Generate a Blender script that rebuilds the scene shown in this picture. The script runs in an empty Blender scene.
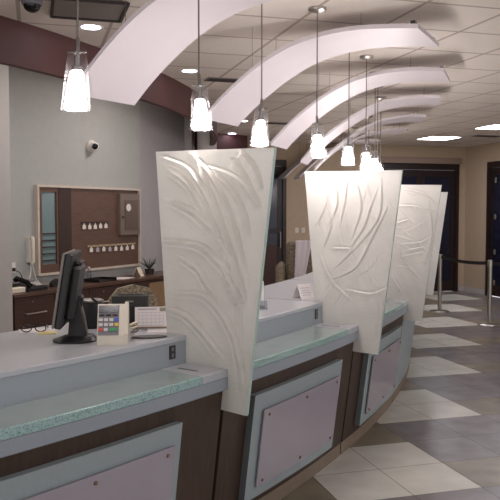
import bpy, math, random
import numpy as np
from mathutils import Vector, Matrix
random.seed(7)
SC = bpy.context.scene
COL = SC.collection
PI = math.pi
sin, cos, rad = math.sin, math.cos, math.radians

# ------------------------------------------------------------------ measures
TH = rad(-16.23)                       # the building grid
GA = Vector((sin(TH), cos(TH)))        # grid direction away from the entrance
GB = Vector((cos(TH), -sin(TH)))       # grid direction along the far wall
CC = Vector((-10.806, 10.910))         # centre of the counter's arc
RR = 13.007                            # radius of the ledge front
CF = Vector((-10.755, 9.815)); RF = 10.313   # drum bulkhead
CEIL = 2.95
def pol(r, phi, z=0.0, c=CC):
    a = rad(phi); return Vector((c.x + r*cos(a), c.y + r*sin(a), z))

# ------------------------------------------------------------------ materials
def lin(c):
    return tuple(((v/12.92) if v <= .04045 else ((v+.055)/1.055)**2.4) for v in [x/255 for x in c]) + (1,)
def nodes(name):
    m = bpy.data.materials.new(name); m.use_nodes = True
    nt = m.node_tree; nt.nodes.clear()
    out = nt.nodes.new('ShaderNodeOutputMaterial')
    return m, nt, out
def N(nt, t, **kw):
    n = nt.nodes.new(t)
    for k, v in kw.items(): setattr(n, k, v)
    return n
def mat(name, c, rough=.5, metal=0., var=.06, scale=12., bump=0., bscale=60., stretch=(1,1,1), spec=.5, c2=None, detail=6):
    m, nt, out = nodes(name)
    b = N(nt, 'ShaderNodeBsdfPrincipled')
    b.inputs['Roughness'].default_value = rough; b.inputs['Metallic'].default_value = metal
    b.inputs['Specular IOR Level'].default_value = spec
    tc = N(nt, 'ShaderNodeTexCoord'); mp = N(nt, 'ShaderNodeMapping'); mp.inputs['Scale'].default_value = stretch
    nt.links.new(tc.outputs['Object'], mp.inputs['Vector'])
    no = N(nt, 'ShaderNodeTexNoise'); no.inputs['Scale'].default_value = scale; no.inputs['Detail'].default_value = detail
    nt.links.new(mp.outputs[0], no.inputs['Vector'])
    rp = N(nt, 'ShaderNodeValToRGB'); L = lin(c)
    rp.color_ramp.elements[0].position = .3; rp.color_ramp.elements[1].position = .7
    if c2: a, bb = L, lin(c2)
    else: a = tuple(v*(1-var) for v in L[:3])+(1,); bb = tuple(min(1, v*(1+var)) for v in L[:3])+(1,)
    rp.color_ramp.elements[0].color = a; rp.color_ramp.elements[1].color = bb
    nt.links.new(no.outputs['Fac'], rp.inputs['Fac']); nt.links.new(rp.outputs[0], b.inputs['Base Color'])
    if bump:
        n2 = N(nt, 'ShaderNodeTexNoise'); n2.inputs['Scale'].default_value = bscale
        nt.links.new(mp.outputs[0], n2.inputs['Vector'])
        bp = N(nt, 'ShaderNodeBump'); bp.inputs['Strength'].default_value = bump; bp.inputs['Distance'].default_value = .01
        nt.links.new(n2.outputs['Fac'], bp.inputs['Height']); nt.links.new(bp.outputs[0], b.inputs['Normal'])
    nt.links.new(b.outputs[0], out.inputs[0]); return m
def emit(name, c, s):
    m, nt, out = nodes(name); e = N(nt, 'ShaderNodeEmission')
    e.inputs[0].default_value = lin(c); e.inputs[1].default_value = s
    nt.links.new(e.outputs[0], out.inputs[0]); return m
def thin_glass(name, tint, ior=1.45, rough=.03):
    m, nt, out = nodes(name)
    t = N(nt, 'ShaderNodeBsdfTransparent'); t.inputs[0].default_value = lin(tint)
    g = N(nt, 'ShaderNodeBsdfGlossy'); g.inputs['Roughness'].default_value = rough
    lw = N(nt, 'ShaderNodeLayerWeight'); lw.inputs[0].default_value = .25
    f = N(nt, 'ShaderNodeMath', operation='POWER'); f.inputs[1].default_value = 3.0; nt.links.new(lw.outputs['Facing'], f.inputs[0])
    f2 = N(nt, 'ShaderNodeMath', operation='MULTIPLY_ADD'); f2.inputs[1].default_value = .55; f2.inputs[2].default_value = .04; nt.links.new(f.outputs[0], f2.inputs[0])
    f = f2
    mx = N(nt, 'ShaderNodeMixShader')
    df = N(nt, 'ShaderNodeBsdfDiffuse'); df.inputs[0].default_value = (.8,.8,.8,1); m2 = N(nt, 'ShaderNodeMixShader'); m2.inputs[0].default_value = .3
    nt.links.new(g.outputs[0], m2.inputs[1]); nt.links.new(df.outputs[0], m2.inputs[2]); g = m2
    nt.links.new(f.outputs[0], mx.inputs[0]); nt.links.new(t.outputs[0], mx.inputs[1]); nt.links.new(g.outputs[0], mx.inputs[2])
    nt.links.new(mx.outputs[0], out.inputs[0]); return m

M = {}
M['ceiling_inner'] = mat('office ceiling', (196,188,178), .9)
M['office_wall'] = mat('office wall paint', (164,166,164), .8, var=.03, bump=.05)
M['wing_wall'] = mat('wing wall paint', (180,176,174), .8, var=.03)
M['dim_wall'] = mat('back corridor paint', (170,168,170), .8, var=.03)
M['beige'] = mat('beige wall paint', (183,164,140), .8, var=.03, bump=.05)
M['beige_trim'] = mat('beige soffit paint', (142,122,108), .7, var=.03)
M['burgundy'] = mat('burgundy drum paint', (88,54,51), .55, var=.10, scale=3)
M['burgundy_dim'] = mat('burgundy rear wall', (84,52,50), .7, var=.08, scale=3)
M['arch'] = mat('white arch laminate', (213,206,209), .5, var=.015, scale=4)
M['steel'] = mat('brushed steel', (175,170,162), .32, 1., var=.05, scale=40, stretch=(1,1,.05))
M['chrome'] = mat('pendant metal', (150,146,142), .25, 1., var=.03)
M['wood'] = mat('dark wood veneer', (56,42,34), .42, var=.0, c2=(72,55,44), scale=9, stretch=(6,6,.5), bump=.03)
M['plinth'] = mat('taupe plinth', (128,112,96), .5, var=.06)
M['gray_top'] = mat('lavender grey solid surface', (184,187,192), .32, var=.03, scale=160)
M['gray_riser'] = mat('blue grey solid surface', (156,164,170), .42, var=.03, scale=120)
M['gray_slab'] = mat('grey ledge laminate', (150,158,166), .4, var=.03, scale=120)
M['board'] = mat('grey facing laminate', (152,163,165), .5, var=.05, scale=30, stretch=(8,8,.6))
M['board_side'] = mat('grey facing edge', (92,97,98), .6)
M['acrylic'] = mat('lavender acrylic', (162,155,164), .22, var=.02, scale=5)
M['bronze'] = mat('bronze stud', (140,112,92), .35, .8)
M['black'] = mat('black plastic', (26,25,26), .38, var=.05)
M['black_matte'] = mat('black matte plastic', (34,33,33), .6, var=.05)
M['black_gloss'] = mat('black gloss plastic', (14,14,16), .15, var=.02)
M['bezel'] = mat('grey bezel', (118,112,104), .4)
M['screen'] = mat('dark screen', (18,22,44), .12)
M['cream'] = mat('cream plastic', (214,206,190), .45, var=.03)
M['keypad'] = mat('grey keypad', (120,116,122), .5)
M['key'] = mat('pale key', (205,200,200), .5)
M['key_red'] = mat('red key', (205,70,60), .5); M['key_yellow'] = mat('yellow key', (225,195,70), .5)
M['key_green'] = mat('green key', (60,150,95), .5); M['key_blue'] = mat('blue key', (55,95,190), .5)
M['lcd'] = mat('terminal display', (34,42,56), .2)
M['white'] = mat('white plastic', (222,218,214), .4, var=.02)
M['paper'] = mat('paper', (226,220,218), .8, var=.02)
M['paper_cream'] = mat('cream card', (226,214,188), .7, var=.02)
M['paper_print'] = mat('printed grey', (176,168,178), .8, var=.05)
M['calhead'] = mat('printed patch', (150,146,128), .8)
M['yellow_note'] = mat('yellow note paper', (226,210,150), .8)
M['cred'] = mat('credenza wood', (58,38,33), .45, c2=(72,48,41), scale=7, stretch=(1,1,6))
M['cred_top'] = mat('credenza top wood', (78,56,48), .35, c2=(92,68,58), scale=7, stretch=(1,6,1))
M['tan'] = mat('tan wood', (146,118,92), .5, var=.08, scale=8)
M['frame_light'] = mat('pale frame trim', (196,184,172), .5)
M['kb_wood'] = mat('key board veneer', (88,64,53), .5, c2=(98,73,61), scale=6, stretch=(1,1,5))
M['kb_dark'] = mat('dark veneer', (54,36,30), .5, var=.08)
M['kb_glass'] = mat('frosted teal glass', (112,134,138), .25, var=.04, scale=4)
M['kb_cab'] = mat('grey brown enamel', (112,98,90), .45, var=.04)
M['kb_cab_in'] = mat('brown enamel', (92,76,68), .45, var=.04)
M['rail'] = mat('pale rail', (176,156,124), .5)
M['door_dark'] = mat('dark door frame', (36,22,20), .45, var=.1)
M['door_glass'] = mat('dark blue glass', (26,28,46), .22, var=.25, scale=2, spec=.5)
M['door_red'] = mat('red brown door panel', (66,36,30), .45, var=.08)
M['tweed'] = mat('tweed upholstery', (92,80,66), .95, c2=(168,156,134), scale=55, detail=2, bump=.2)
M['cloth'] = mat('white cloth', (222,214,220), .95, var=.03, bump=.1)
M['leaf'] = mat('dark leaf', (58,70,48), .6, var=.2)
M['pot'] = mat('dark pot', (52,46,44), .5)
M['socket'] = mat('dark bronze outlet plate', (48,44,40), .4)
M['belt'] = mat('black belt', (24,22,24), .8)
M['lamp'] = emit('lamp glow', (255,243,240), 48.)
M['down'] = emit('downlight glow', (235,235,255), 9.)
M['troffer'] = emit('troffer glow', (248,246,255), 11.)
M['lens_white'] = mat('white enamel', (226,222,220), .4)
M['vent'] = mat('grey diffuser', (132,124,120), .6)
M['vent_dark'] = mat('dark slot', (62,56,54), .7)
M['clear'] = thin_glass('clear shade glass', (246,246,248))
M['acrylic_clear'] = thin_glass('clear acrylic', (225,228,232), 1.6, .06)
M['gedge'] = mat('green glass edge', (176,200,190), .2, var=.05)

def mk_divider():
    m, nt, out = nodes('cast frosted glass')
    b = N(nt, 'ShaderNodeBsdfPrincipled'); b.inputs['Roughness'].default_value = .3
    tc = N(nt, 'ShaderNodeTexCoord')
    n1 = N(nt, 'ShaderNodeTexNoise'); n1.inputs['Scale'].default_value = 5; n1.inputs['Detail'].default_value = 7
    nt.links.new(tc.outputs['Object'], n1.inputs['Vector'])
    rp = N(nt, 'ShaderNodeValToRGB'); rp.color_ramp.elements[0].position = .35; rp.color_ramp.elements[1].position = .7
    rp.color_ramp.elements[0].color = lin((225,223,218)); rp.color_ramp.elements[1].color = lin((240,238,233))
    nt.links.new(n1.outputs['Fac'], rp.inputs[0]); nt.links.new(rp.outputs[0], b.inputs['Base Color'])
    n2 = N(nt, 'ShaderNodeTexNoise'); n2.inputs['Scale'].default_value = 26; n2.inputs['Detail'].default_value = 5
    nt.links.new(tc.outputs['Object'], n2.inputs['Vector'])
    bp = N(nt, 'ShaderNodeBump'); bp.inputs['Strength'].default_value = .25; bp.inputs['Distance'].default_value = .01
    nt.links.new(n2.outputs['Fac'], bp.inputs['Height']); nt.links.new(bp.outputs[0], b.inputs['Normal'])
    t = N(nt, 'ShaderNodeBsdfTranslucent'); t.inputs[0].default_value = lin((240,240,234))
    mx = N(nt, 'ShaderNodeMixShader'); mx.inputs[0].default_value = .34
    nt.links.new(b.outputs[0], mx.inputs[1]); nt.links.new(t.outputs[0], mx.inputs[2])
    nt.links.new(mx.outputs[0], out.inputs[0]); return m
M['divider'] = mk_divider()

def mk_ledge_glass(name, front):
    m, nt, out = nodes(name)
    b = N(nt, 'ShaderNodeBsdfPrincipled'); b.inputs['Roughness'].default_value = .06 if not front else .2
    tc = N(nt, 'ShaderNodeTexCoord')
    v = N(nt, 'ShaderNodeTexVoronoi'); v.feature = 'F1'; v.inputs['Scale'].default_value = 150 if front else 6
    n1 = N(nt, 'ShaderNodeTexNoise'); n1.inputs['Scale'].default_value = 60 if front else 5; n1.inputs['Detail'].default_value = 6
    nt.links.new(tc.outputs['Object'], v.inputs['Vector']); nt.links.new(tc.outputs['Object'], n1.inputs['Vector'])
    md = N(nt, 'ShaderNodeMath', operation='ADD'); 
    nt.links.new(v.outputs['Distance'], md.inputs[0]); nt.links.new(n1.outputs['Fac'], md.inputs[1])
    rp = N(nt, 'ShaderNodeValToRGB')
    if front:
        cs = [(.45,(104,138,137)),(.8,(126,160,158)),(1.15,(164,192,188))]
    else:
        cs = [(.3,(150,164,162)),(1.,(160,174,172))]
    rp.color_ramp.elements[0].position = cs[0][0]; rp.color_ramp.elements[0].color = lin(cs[0][1])
    rp.color_ramp.elements[1].position = cs[-1][0]; rp.color_ramp.elements[1].color = lin(cs[-1][1])
    for p, c in cs[1:-1]:
        e = rp.color_ramp.elements.new(p); e.color = lin(c)
    nt.links.new(md.outputs[0], rp.inputs[0]); nt.links.new(rp.outputs[0], b.inputs['Base Color'])
    nt.links.new(b.outputs[0], out.inputs[0]); return m
M['ledge_glass'] = mk_ledge_glass('ledge glass', False)
M['ledge_edge'] = mk_ledge_glass('crackled glass edge', True)
M['clean_edge'] = mat('teal glass edge', (132,162,156), .12, c2=(170,198,192), scale=3, stretch=(3,3,60))

def mk_ceiling():
    m, nt, out = nodes('lay-in ceiling tiles')
    b = N(nt, 'ShaderNodeBsdfPrincipled'); b.inputs['Roughness'].default_value = .9
    tc = N(nt, 'ShaderNodeTexCoord'); sp = N(nt, 'ShaderNodeSeparateXYZ'); nt.links.new(tc.outputs['Object'], sp.inputs[0])
    ds = []
    for ax in 'XY':
        a = N(nt, 'ShaderNodeMath', operation='DIVIDE'); a.inputs[1].default_value = .61; nt.links.new(sp.outputs[ax], a.inputs[0])
        f = N(nt, 'ShaderNodeMath', operation='FRACT'); nt.links.new(a.outputs[0], f.inputs[0])
        p = N(nt, 'ShaderNodeMath', operation='PINGPONG'); p.inputs[1].default_value = .5; nt.links.new(f.outputs[0], p.inputs[0])
        ds.append(p)
    mn = N(nt, 'ShaderNodeMath', operation='MINIMUM'); nt.links.new(ds[0].outputs[0], mn.inputs[0]); nt.links.new(ds[1].outputs[0], mn.inputs[1])
    lt = N(nt, 'ShaderNodeMath', operation='LESS_THAN'); lt.inputs[1].default_value = .021; nt.links.new(mn.outputs[0], lt.inputs[0])
    no = N(nt, 'ShaderNodeTexNoise'); no.inputs['Scale'].default_value = 30; no.inputs['Detail'].default_value = 8
    nt.links.new(tc.outputs['Object'], no.inputs['Vector'])
    rp = N(nt, 'ShaderNodeValToRGB'); rp.color_ramp.elements[0].color = lin((224,215,204)); rp.color_ramp.elements[1].color = lin((236,227,217))
    nt.links.new(no.outputs['Fac'], rp.inputs[0])
    mx = N(nt, 'ShaderNodeMix', data_type='RGBA'); nt.links.new(lt.outputs[0], mx.inputs['Factor'])
    nt.links.new(rp.outputs[0], mx.inputs['A']); mx.inputs['B'].default_value = lin((182,168,158))
    nt.links.new(mx.outputs['Result'], b.inputs['Base Color'])
    ss = N(nt, 'ShaderNodeMath', operation='SUBTRACT'); ss.inputs[0].default_value = 1.; nt.links.new(lt.outputs[0], ss.inputs[1])
    bp = N(nt, 'ShaderNodeBump'); bp.inputs['Strength'].default_value = .15; bp.inputs['Distance'].default_value = .01; bp.invert = True
    nt.links.new(ss.outputs[0], bp.inputs['Height']); nt.links.new(bp.outputs[0], b.inputs['Normal'])
    nt.links.new(b.outputs[0], out.inputs[0]); return m
M['ceiling'] = mk_ceiling()
def tile_mat(name, c, c2, rough):
    return mat(name, c, rough, c2=c2, scale=4.5, detail=9, stretch=(1,1,1), bump=.02, bscale=30)
M['tile_white'] = tile_mat('cream stone tile', (198,196,186), (219,217,208), .34)
M['tile_gray'] = tile_mat('grey stone tile', (103,97,98), (139,132,132), .3)
M['tile_brown'] = tile_mat('brown stone tile', (116,106,90), (147,137,118), .32)
M['grout'] = mat('grout', (104,96,88), .8)

# ------------------------------------------------------------------ mesh helpers
class MB:
    def __init__(s): s.v = []; s.f = []; s.m = []
    def add(s, vs, fs, mi=0):
        o = len(s.v); s.v += [Vector(v) for v in vs]; s.f += [tuple(i+o for i in f) for f in fs]; s.m += [mi]*len(fs); return s
    def box(s, c, size, rot=None, mi=0, bev=0.):
        x, y, z = [k/2 for k in size]; b = min(bev, x*.9, y*.9, z*.9)
        if b <= 0:
            vs = [Vector((sx*x, sy*y, sz*z)) for sx in (-1,1) for sy in (-1,1) for sz in (-1,1)]
            fs = [(0,1,3,2),(4,6,7,5),(0,4,5,1),(2,3,7,6),(0,2,6,4),(1,5,7,3)]
        else:
            vs = []; idx = {}
            for sx in (-1,1):
                for sy in (-1,1):
                    for sz in (-1,1):
                        for ax in range(3):
                            p = [sx*(x-b), sy*(y-b), sz*(z-b)]; p[ax] = (sx*x, sy*y, sz*z)[ax]
                            idx[(sx,sy,sz,ax)] = len(vs); vs.append(Vector(p))
            fs = []
            I = lambda a,b_,c_,ax: idx[(a,b_,c_,ax)]
            for q in (-1,1):
                r = lambda l: tuple(l) if q > 0 else tuple(reversed(l))
                fs.append(r([I(q,-1,-1,0),I(q,1,-1,0),I(q,1,1,0),I(q,-1,1,0)]))
                fs.append(r([I(-1,q,-1,1),I(-1,q,1,1),I(1,q,1,1),I(1,q,-1,1)]))
                fs.append(r([I(-1,-1,q,2),I(1,-1,q,2),I(1,1,q,2),I(-1,1,q,2)]))
            for a in (-1,1):
                for c_ in (-1,1):
                    fs.append((I(a,c_,-1,0),I(a,c_,-1,1),I(a,c_,1,1),I(a,c_,1,0)) if a*c_ > 0 else (I(a,c_,-1,1),I(a,c_,-1,0),I(a,c_,1,0),I(a,c_,1,1)))
                    fs.append((I(a,-1,c_,2),I(a,-1,c_,0),I(a,1,c_,0),I(a,1,c_,2)) if a*c_ < 0 else (I(a,-1,c_,0),I(a,-1,c_,2),I(a,1,c_,2),I(a,1,c_,0)))
                    fs.append((I(-1,a,c_,1),I(-1,a,c_,2),I(1,a,c_,2),I(1,a,c_,1)) if a*c_ < 0 else (I(-1,a,c_,2),I(-1,a,c_,1),I(1,a,c_,1),I(1,a,c_,2)))
                    for e in (-1,1):
                        t = (I(a,c_,e,0),I(a,c_,e,1),I(a,c_,e,2)); fs.append(t if a*c_*e > 0 else tuple(reversed(t)))
        if rot is not None: vs = [rot @ v for v in vs]
        return s.add([v + Vector(c) for v in vs], fs, mi)
    def lathe(s, prof, c=(0,0,0), n=24, rot=None, mi=0, cap=True):
        vs = []; k = len(prof)
        for i in range(n):
            a = 2*PI*i/n
            for r, z in prof: vs.append(Vector((r*cos(a), r*sin(a), z)))
        fs = []
        for i in range(n):
            j = (i+1) % n
            for q in range(k-1): fs.append((i*k+q, j*k+q, j*k+q+1, i*k+q+1))
        if cap:
            fs.append(tuple(i*k for i in reversed(range(n)))); fs.append(tuple(i*k+k-1 for i in range(n)))
        if rot is not None: vs = [rot @ v for v in vs]
        return s.add([v + Vector(c) for v in vs], fs, mi)
    def tube(s, pts, r, n=8, mi=0):
        pts = [Vector(p) for p in pts]; vs = []; k = len(pts)
        rs = r if isinstance(r, (list, tuple)) else [r]*k
        up = None
        for i, p in enumerate(pts):
            t = (pts[min(i+1,k-1)] - pts[max(i-1,0)]).normalized()
            if up is None: up = Vector((0,0,1)) if abs(t.z) < .9 else Vector((1,0,0))
            u = t.cross(up).normalized(); w = u.cross(t).normalized(); up = w
            for q in range(n):
                a = 2*PI*q/n; vs.append(p + rs[i]*(cos(a)*u + sin(a)*w))
        fs = []
        for i in range(k-1):
            for q in range(n):
                p2 = (q+1) % n; fs.append((i*n+q, i*n+p2, (i+1)*n+p2, (i+1)*n+q))
        fs.append(tuple(reversed(range(n)))); fs.append(tuple((k-1)*n+q for q in range(n)))
        return s.add(vs, fs, mi)
    def prism(s, poly, h0, h1, fn, mi=0):
        """poly: 2-D outline; fn(x, y, h) -> point"""
        n = len(poly)
        vs = [fn(x, y, h0) for x, y in poly] + [fn(x, y, h1) for x, y in poly]
        fs = [tuple(reversed(range(n))), tuple(range(n, 2*n))] + [(i, (i+1) % n, (i+1) % n+n, i+n) for i in range(n)]
        return s.add(vs, fs, mi)
    def arc(s, prof, p0, p1, n=None, c=CC, mi=0):
        """closed profile [(r, z)] swept from angle p0 to p1 (degrees)"""
        n = n or max(2, int(abs(p1-p0)/.35)); k = len(prof); vs = []
        for i in range(n+1):
            for r, z in prof: vs.append(pol(r, p0+(p1-p0)*i/n, z, c))
        fs = [(i*k+q, i*k+(q+1) % k, (i+1)*k+(q+1) % k, (i+1)*k+q) for i in range(n) for q in range(k)]
        fs.append(tuple(reversed(range(k)))); fs.append(tuple(n*k+q for q in range(k)))
        return s.add(vs, fs, mi)

def catmull(P, n=10):
    P = [Vector(p) for p in P]; out = []
    for i in range(len(P)-1):
        a = P[max(i-1,0)]; b = P[i]; c = P[i+1]; d = P[min(i+2, len(P)-1)]
        for k in range(n):
            t = k/n; out.append(.5*((2*b)+(c-a)*t+(2*a-5*b+4*c-d)*t*t+(3*b-a-3*c+d)*t**3))
    out.append(P[-1]); return out

def link(name, mb, mats, parent=None, smooth=False, local=False):
    """one mesh object; vertices are world positions unless local (already in the parent's frame)"""
    me = bpy.data.meshes.new(name)
    vs = mb.v
    if parent is not None and not local:
        inv = wm(parent).inverted(); vs = [inv @ v for v in vs]
    base = None
    if parent is None and not local:          # put the origin at the base of the thing
        xs = [v.x for v in vs]; ys = [v.y for v in vs]; zs = [v.z for v in vs]
        base = Vector(((min(xs)+max(xs))/2, (min(ys)+max(ys))/2, min(zs))); vs = [v-base for v in vs]
    me.from_pydata([tuple(v) for v in vs], [], mb.f)
    if not isinstance(mats, (list, tuple)): mats = [mats]
    for m in mats: me.materials.append(M[m] if isinstance(m, str) else m)
    for p, i in zip(me.polygons, mb.m): p.material_index = min(i, len(mats)-1); p.use_smooth = bool(smooth)
    me.validate(); me.update()
    import bmesh
    bm = bmesh.new(); bm.from_mesh(me); bmesh.ops.recalc_face_normals(bm, faces=bm.faces); bm.to_mesh(me); bm.free()
    if smooth:
        try: me.set_sharp_from_angle(angle=rad(38))
        except Exception: pass
    o = bpy.data.objects.new(name, me); COL.objects.link(o)
    if parent is not None: o.parent = parent
    if base is not None: o.location = base
    return o
def wm(o):
    m = Matrix.LocRotScale(o.location, o.rotation_euler, o.scale)
    return (wm(o.parent) @ m) if o.parent else m
def tag(o, label, cat, group=None):
    o['label'] = label; o['category'] = cat
    if group: o['group'] = group
    return o
def thing(name, label, cat, loc=(0,0,0), rz=0., group=None):
    o = bpy.data.objects.new(name, None); COL.objects.link(o); o.empty_display_size = .1
    o.location = loc; o.rotation_euler = (0,0,rz); return tag(o, label, cat, group)
def struct(name, mb, m, parent=None, smooth=False, local=False):
    o = link(name, mb, m, parent, smooth, local)
    if parent is None: o['kind'] = 'structure'
    return o
def dup(root, loc, rz=None, label=None):
    r = root.copy(); COL.objects.link(r); r.location = loc
    if rz is not None: r.rotation_euler = (0,0,rz)
    if label: r['label'] = label
    for ch in list(root.children):
        c = ch.copy(); COL.objects.link(c); c.parent = r
        for g in list(ch.children):
            d = g.copy(); COL.objects.link(d); d.parent = c
    return r
def rect_wall(p0, p1, z0, z1, t=.12):
    """upright slab between two plan points, thickness t to its left"""
    p0 = Vector(p0); p1 = Vector(p1); d = (p1-p0).normalized(); n = Vector((-d.y, d.x))
    mb = MB(); q = [p0, p1, p1+n*t, p0+n*t]
    mb.prism([(a.x, a.y) for a in q], z0, z1, lambda x, y, h: Vector((x, y, h))); return mb

# ------------------------------------------------------------------ floor
T = .4572; T0 = Vector((1.3957, 4.3617))
mb = MB()
def fl(i, j): p = T0 + GA*(T*i) + GB*(T*j); return p
for i in range(-20, 27):
    for j in range(-30, 13):
        k = math.floor(i/3); i0 = i-3*k; j0 = j-2*k
        if j0 < 0: mi = 0 if (i0 < 2 and j0 >= -2) else 2
        else: mi = 2 if i0 == 0 else 1
        c = fl(i+.5, j+.5)
        if (c-CF).length < 9.5 and c.x < -4: continue
        g = .0022/T
        mb.add([Vector((*fl(i+a, j+b), 0)) for a, b in ((g,g),(g,1-g),(1-g,1-g),(1-g,g))], [(0,1,2,3)], mi)
lo, hi = -20, 27
mb.add([Vector((*fl(a, b), -.003)) for a, b in ((lo,-30),(lo,13),(hi,13),(hi,-30))], [(0,1,2,3)], 3)
o = struct('floor', mb, ['tile_white', 'tile_gray', 'tile_brown', 'grout'], local=True)

# ------------------------------------------------------------------ ceilings and drum bulkhead
rotg = Matrix.Rotation(-TH, 4, 'Z')
off = GB*.53 + GA*.515
mb = MB(); inv = (Matrix.Translation((off.x, off.y, 0)) @ rotg).inverted()
n = 80; vs = []
for i in range(n+1):
    ph = -100+150*i/n
    a = pol(RF-.02, ph, CEIL, CF); b = pol(24., ph, CEIL, CF)
    vs += [inv @ a, inv @ b, inv @ Vector((a.x, a.y, CEIL+.06)), inv @ Vector((b.x, b.y, CEIL+.06))]
for i in range(n):
    q = i*4; mb.add([], []); mb.f += [(q, q+1, q+5, q+4), (q+2, q+6, q+7, q+3)]; mb.m += [0, 0]
mb.v = vs
o = struct('ceiling', mb, 'ceiling', local=True); o.location = (off.x, off.y, 0); o.rotation_euler = (0,0,-TH)
mb = MB(); mb.arc([(RF-.06, 2.645), (RF, 2.645), (RF, CEIL-.001), (RF-.021, CEIL-.001), (RF-.021, 3.42), (RF-.06, 3.42)], -100, 50, 120, CF)
struct('trim_1', mb, 'burgundy', smooth=True)
mb = MB(); vs = [Vector((CF.x+3.5, CF.y, 3.4))]
mb.arc([(2.5, 3.4), (RF-.03, 3.4), (RF-.03, 3.43), (2.5, 3.43)], -100, 50, 60, CF)
struct('ceiling_office', mb, 'ceiling_inner')

# ------------------------------------------------------------------ walls
WD = Vector((sin(rad(28.77)), cos(rad(28.77)))); WN = Vector((-WD.y, WD.x))   # office wall direction, into the wall
F0 = Vector((-2.4722, 7.6832)); W0 = F0 + WN*.5
def ow(u, z, d=0.): p = W0 + WD*u - WN*d; return Vector((p.x, p.y, z))        # d: out of the wall into the room
struct('wall_office', rect_wall(W0+WD*-.05, W0+WD*2.84, 0, 3.4), 'office_wall')
wl = F0 - WD*.06 + WN*.0
mb = MB(); q_ = [F0+Vector((-8.0,-1.75)), F0-WD*.008, F0-WD*.008+WN*.5, F0+Vector((-8.0,-1.75))+WN*.5]
mb.prism([(a.x, a.y) for a in q_], 0, 3.4, lambda x, y, h: Vector((x, y, h)))
struct('wall_left', mb, 'wing_wall')
c1 = W0+WD*2.84
struct('wall_side', rect_wall(c1, c1+Vector((.5, 1.45)), 0, 3.4), 'dim_wall')
c2 = c1+Vector((.5, 1.45))
struct('wall_pier', rect_wall(c2, c2+Vector((.115,-.01)), 0, 3.4, .3), 'wing_wall')
struct('wall_back', rect_wall(c2+Vector((.115,.28)), c2+Vector((1.0, 1.0)), 0, 3.4), 'burgundy_dim')
pl = MB(); pl.lathe([(.15,0),(.15,3.4)], (-.66, 11.45, 0), 24)
struct('wall_column', pl, 'wing_wall', smooth=True)
FW = Vector((2.56, 14.68))
def fw(u, z, d=0.): p = FW + GB*u - GA*d; return Vector((p.x, p.y, z))
def fwall(u0, u1, z0, z1, m, name, d=0., t=.15):
    p0 = fw(u0,0,d); p1 = fw(u1,0,d); return struct(name, rect_wall((p0.x,p0.y), (p1.x,p1.y), z0, z1, t), m)
fwall(-6.5, -3.1, 0, CEIL, 'beige', 'wall_far')
fwall(-3.1, -1.95, 2.62, CEIL, 'beige', 'wall_far_header')
fwall(-1.95, .05, 0, CEIL, 'beige', 'wall_far_middle')
fwall(.05, 1.78, 2.6, CEIL, 'beige', 'wall_far_lintel')
fwall(1.78, 2.0, 0, CEIL, 'beige', 'wall_far_corner')
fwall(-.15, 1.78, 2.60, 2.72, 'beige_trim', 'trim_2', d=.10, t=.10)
K = Vector((4.413, 15.219)) ; KD = -GA
def rw(v, z, d=0.): p = K + KD*v - GB*d; return Vector((p.x, p.y, z))
def rwall(v0, v1, z0, z1, m, name, d=0., t=.15):
    p0 = rw(v0,0,d); p1 = rw(v1,0,d); return struct(name, rect_wall((p0.x,p0.y), (p1.x,p1.y), z0, z1, t), m)
rwall(-.15, .78, 0, CEIL, 'beige', 'wall_right')
rwall(.78, 2.6, 2.6, CEIL, 'beige', 'wall_right_header')
rwall(2.6, 7.5, 0, CEIL, 'beige', 'wall_right_front')
mb = MB(); 
for (u0, u1) in ((1.80, 1.93),): 
    p0 = fw(u0,0,.0); p1 = fw(u1,0,.0); mb = rect_wall((p0.x,p0.y), (p1.x,p1.y), 0, .1, -.012)
struct('baseboard_far', mb, 'wing_wall')
p0 = rw(.07,0); p1 = rw(.76,0)
struct('baseboard_right', rect_wall((p0.x,p0.y), (p1.x,p1.y), 0, .1, -.014), 'wing_wall')

def gbox(fn, u0, u1, z0, z1, d0, d1):
    mb = MB(); mb.prism([(u0,z0),(u1,z0),(u1,z1),(u0,z1)], d0, d1, lambda x, y, h: fn(x, y, h)); return mb
def door(name, fn, u0, u1, top, leaves, red=None):
    d = link(name, gbox(fn, u0, u1, top-.12, top, -.10, .02), 'door_dark'); d['kind'] = 'structure'
    d.location = d.location
    for a, b in ((u0, u0+.07), (u1-.07, u1)): link('door_jamb', gbox(fn, a, b, 0, top-.12, -.10, .02), 'door_dark', d)
    w = (u1-u0-.14)/leaves
    for i in range(leaves):
        a = u0+.07+w*i; b = a+w
        f = MB()
        for (x0,x1,z0,z1) in ((a+.003,a+.09,.01,top-.125),(b-.09,b-.003,.01,top-.125),(a+.09,b-.09,.01,.22),(a+.09,b-.09,top-.26,top-.125)):
            f.prism([(x0,z0),(x1,z0),(x1,z1),(x0,z1)], -.06, -.015, fn)
        if red:
            f.prism([(a+.09,1.22),(b-.09,1.22),(b-.09,1.32),(a+.09,1.32)], -.06, -.015, fn)
        lf = link('door_leaf', f, 'door_dark', d)
        if red:
            link('door_pane', gbox(fn, a+.09, b-.09, 1.0, top-.26, -.045, -.03), 'door_glass', lf)
            link('lower_panel', gbox(fn, a+.09, b-.09, .22, 1.0, -.05, -.025), 'door_red', lf)
        else:
            link('door_pane', gbox(fn, a+.09, b-.09, .22, top-.26, -.045, -.03), 'door_glass', lf)
        hx = b-.05 if i == 0 else a+.05
        h = MB(); h.tube([fn(hx, .95, -.015), fn(hx, .95, .04), fn(hx, 1.25, .04), fn(hx, 1.25, -.015)], .011, 8)
        link('door_handle', h, 'steel', lf, True)
    return d
door('door_1', fw, .05, 1.78, 2.6, 2)
door('door_2', fw, -3.1, -1.95, 2.62, 1, red=True)
d3 = door('door_3', rw, .78, 2.6, 2.6, 2)
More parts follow.
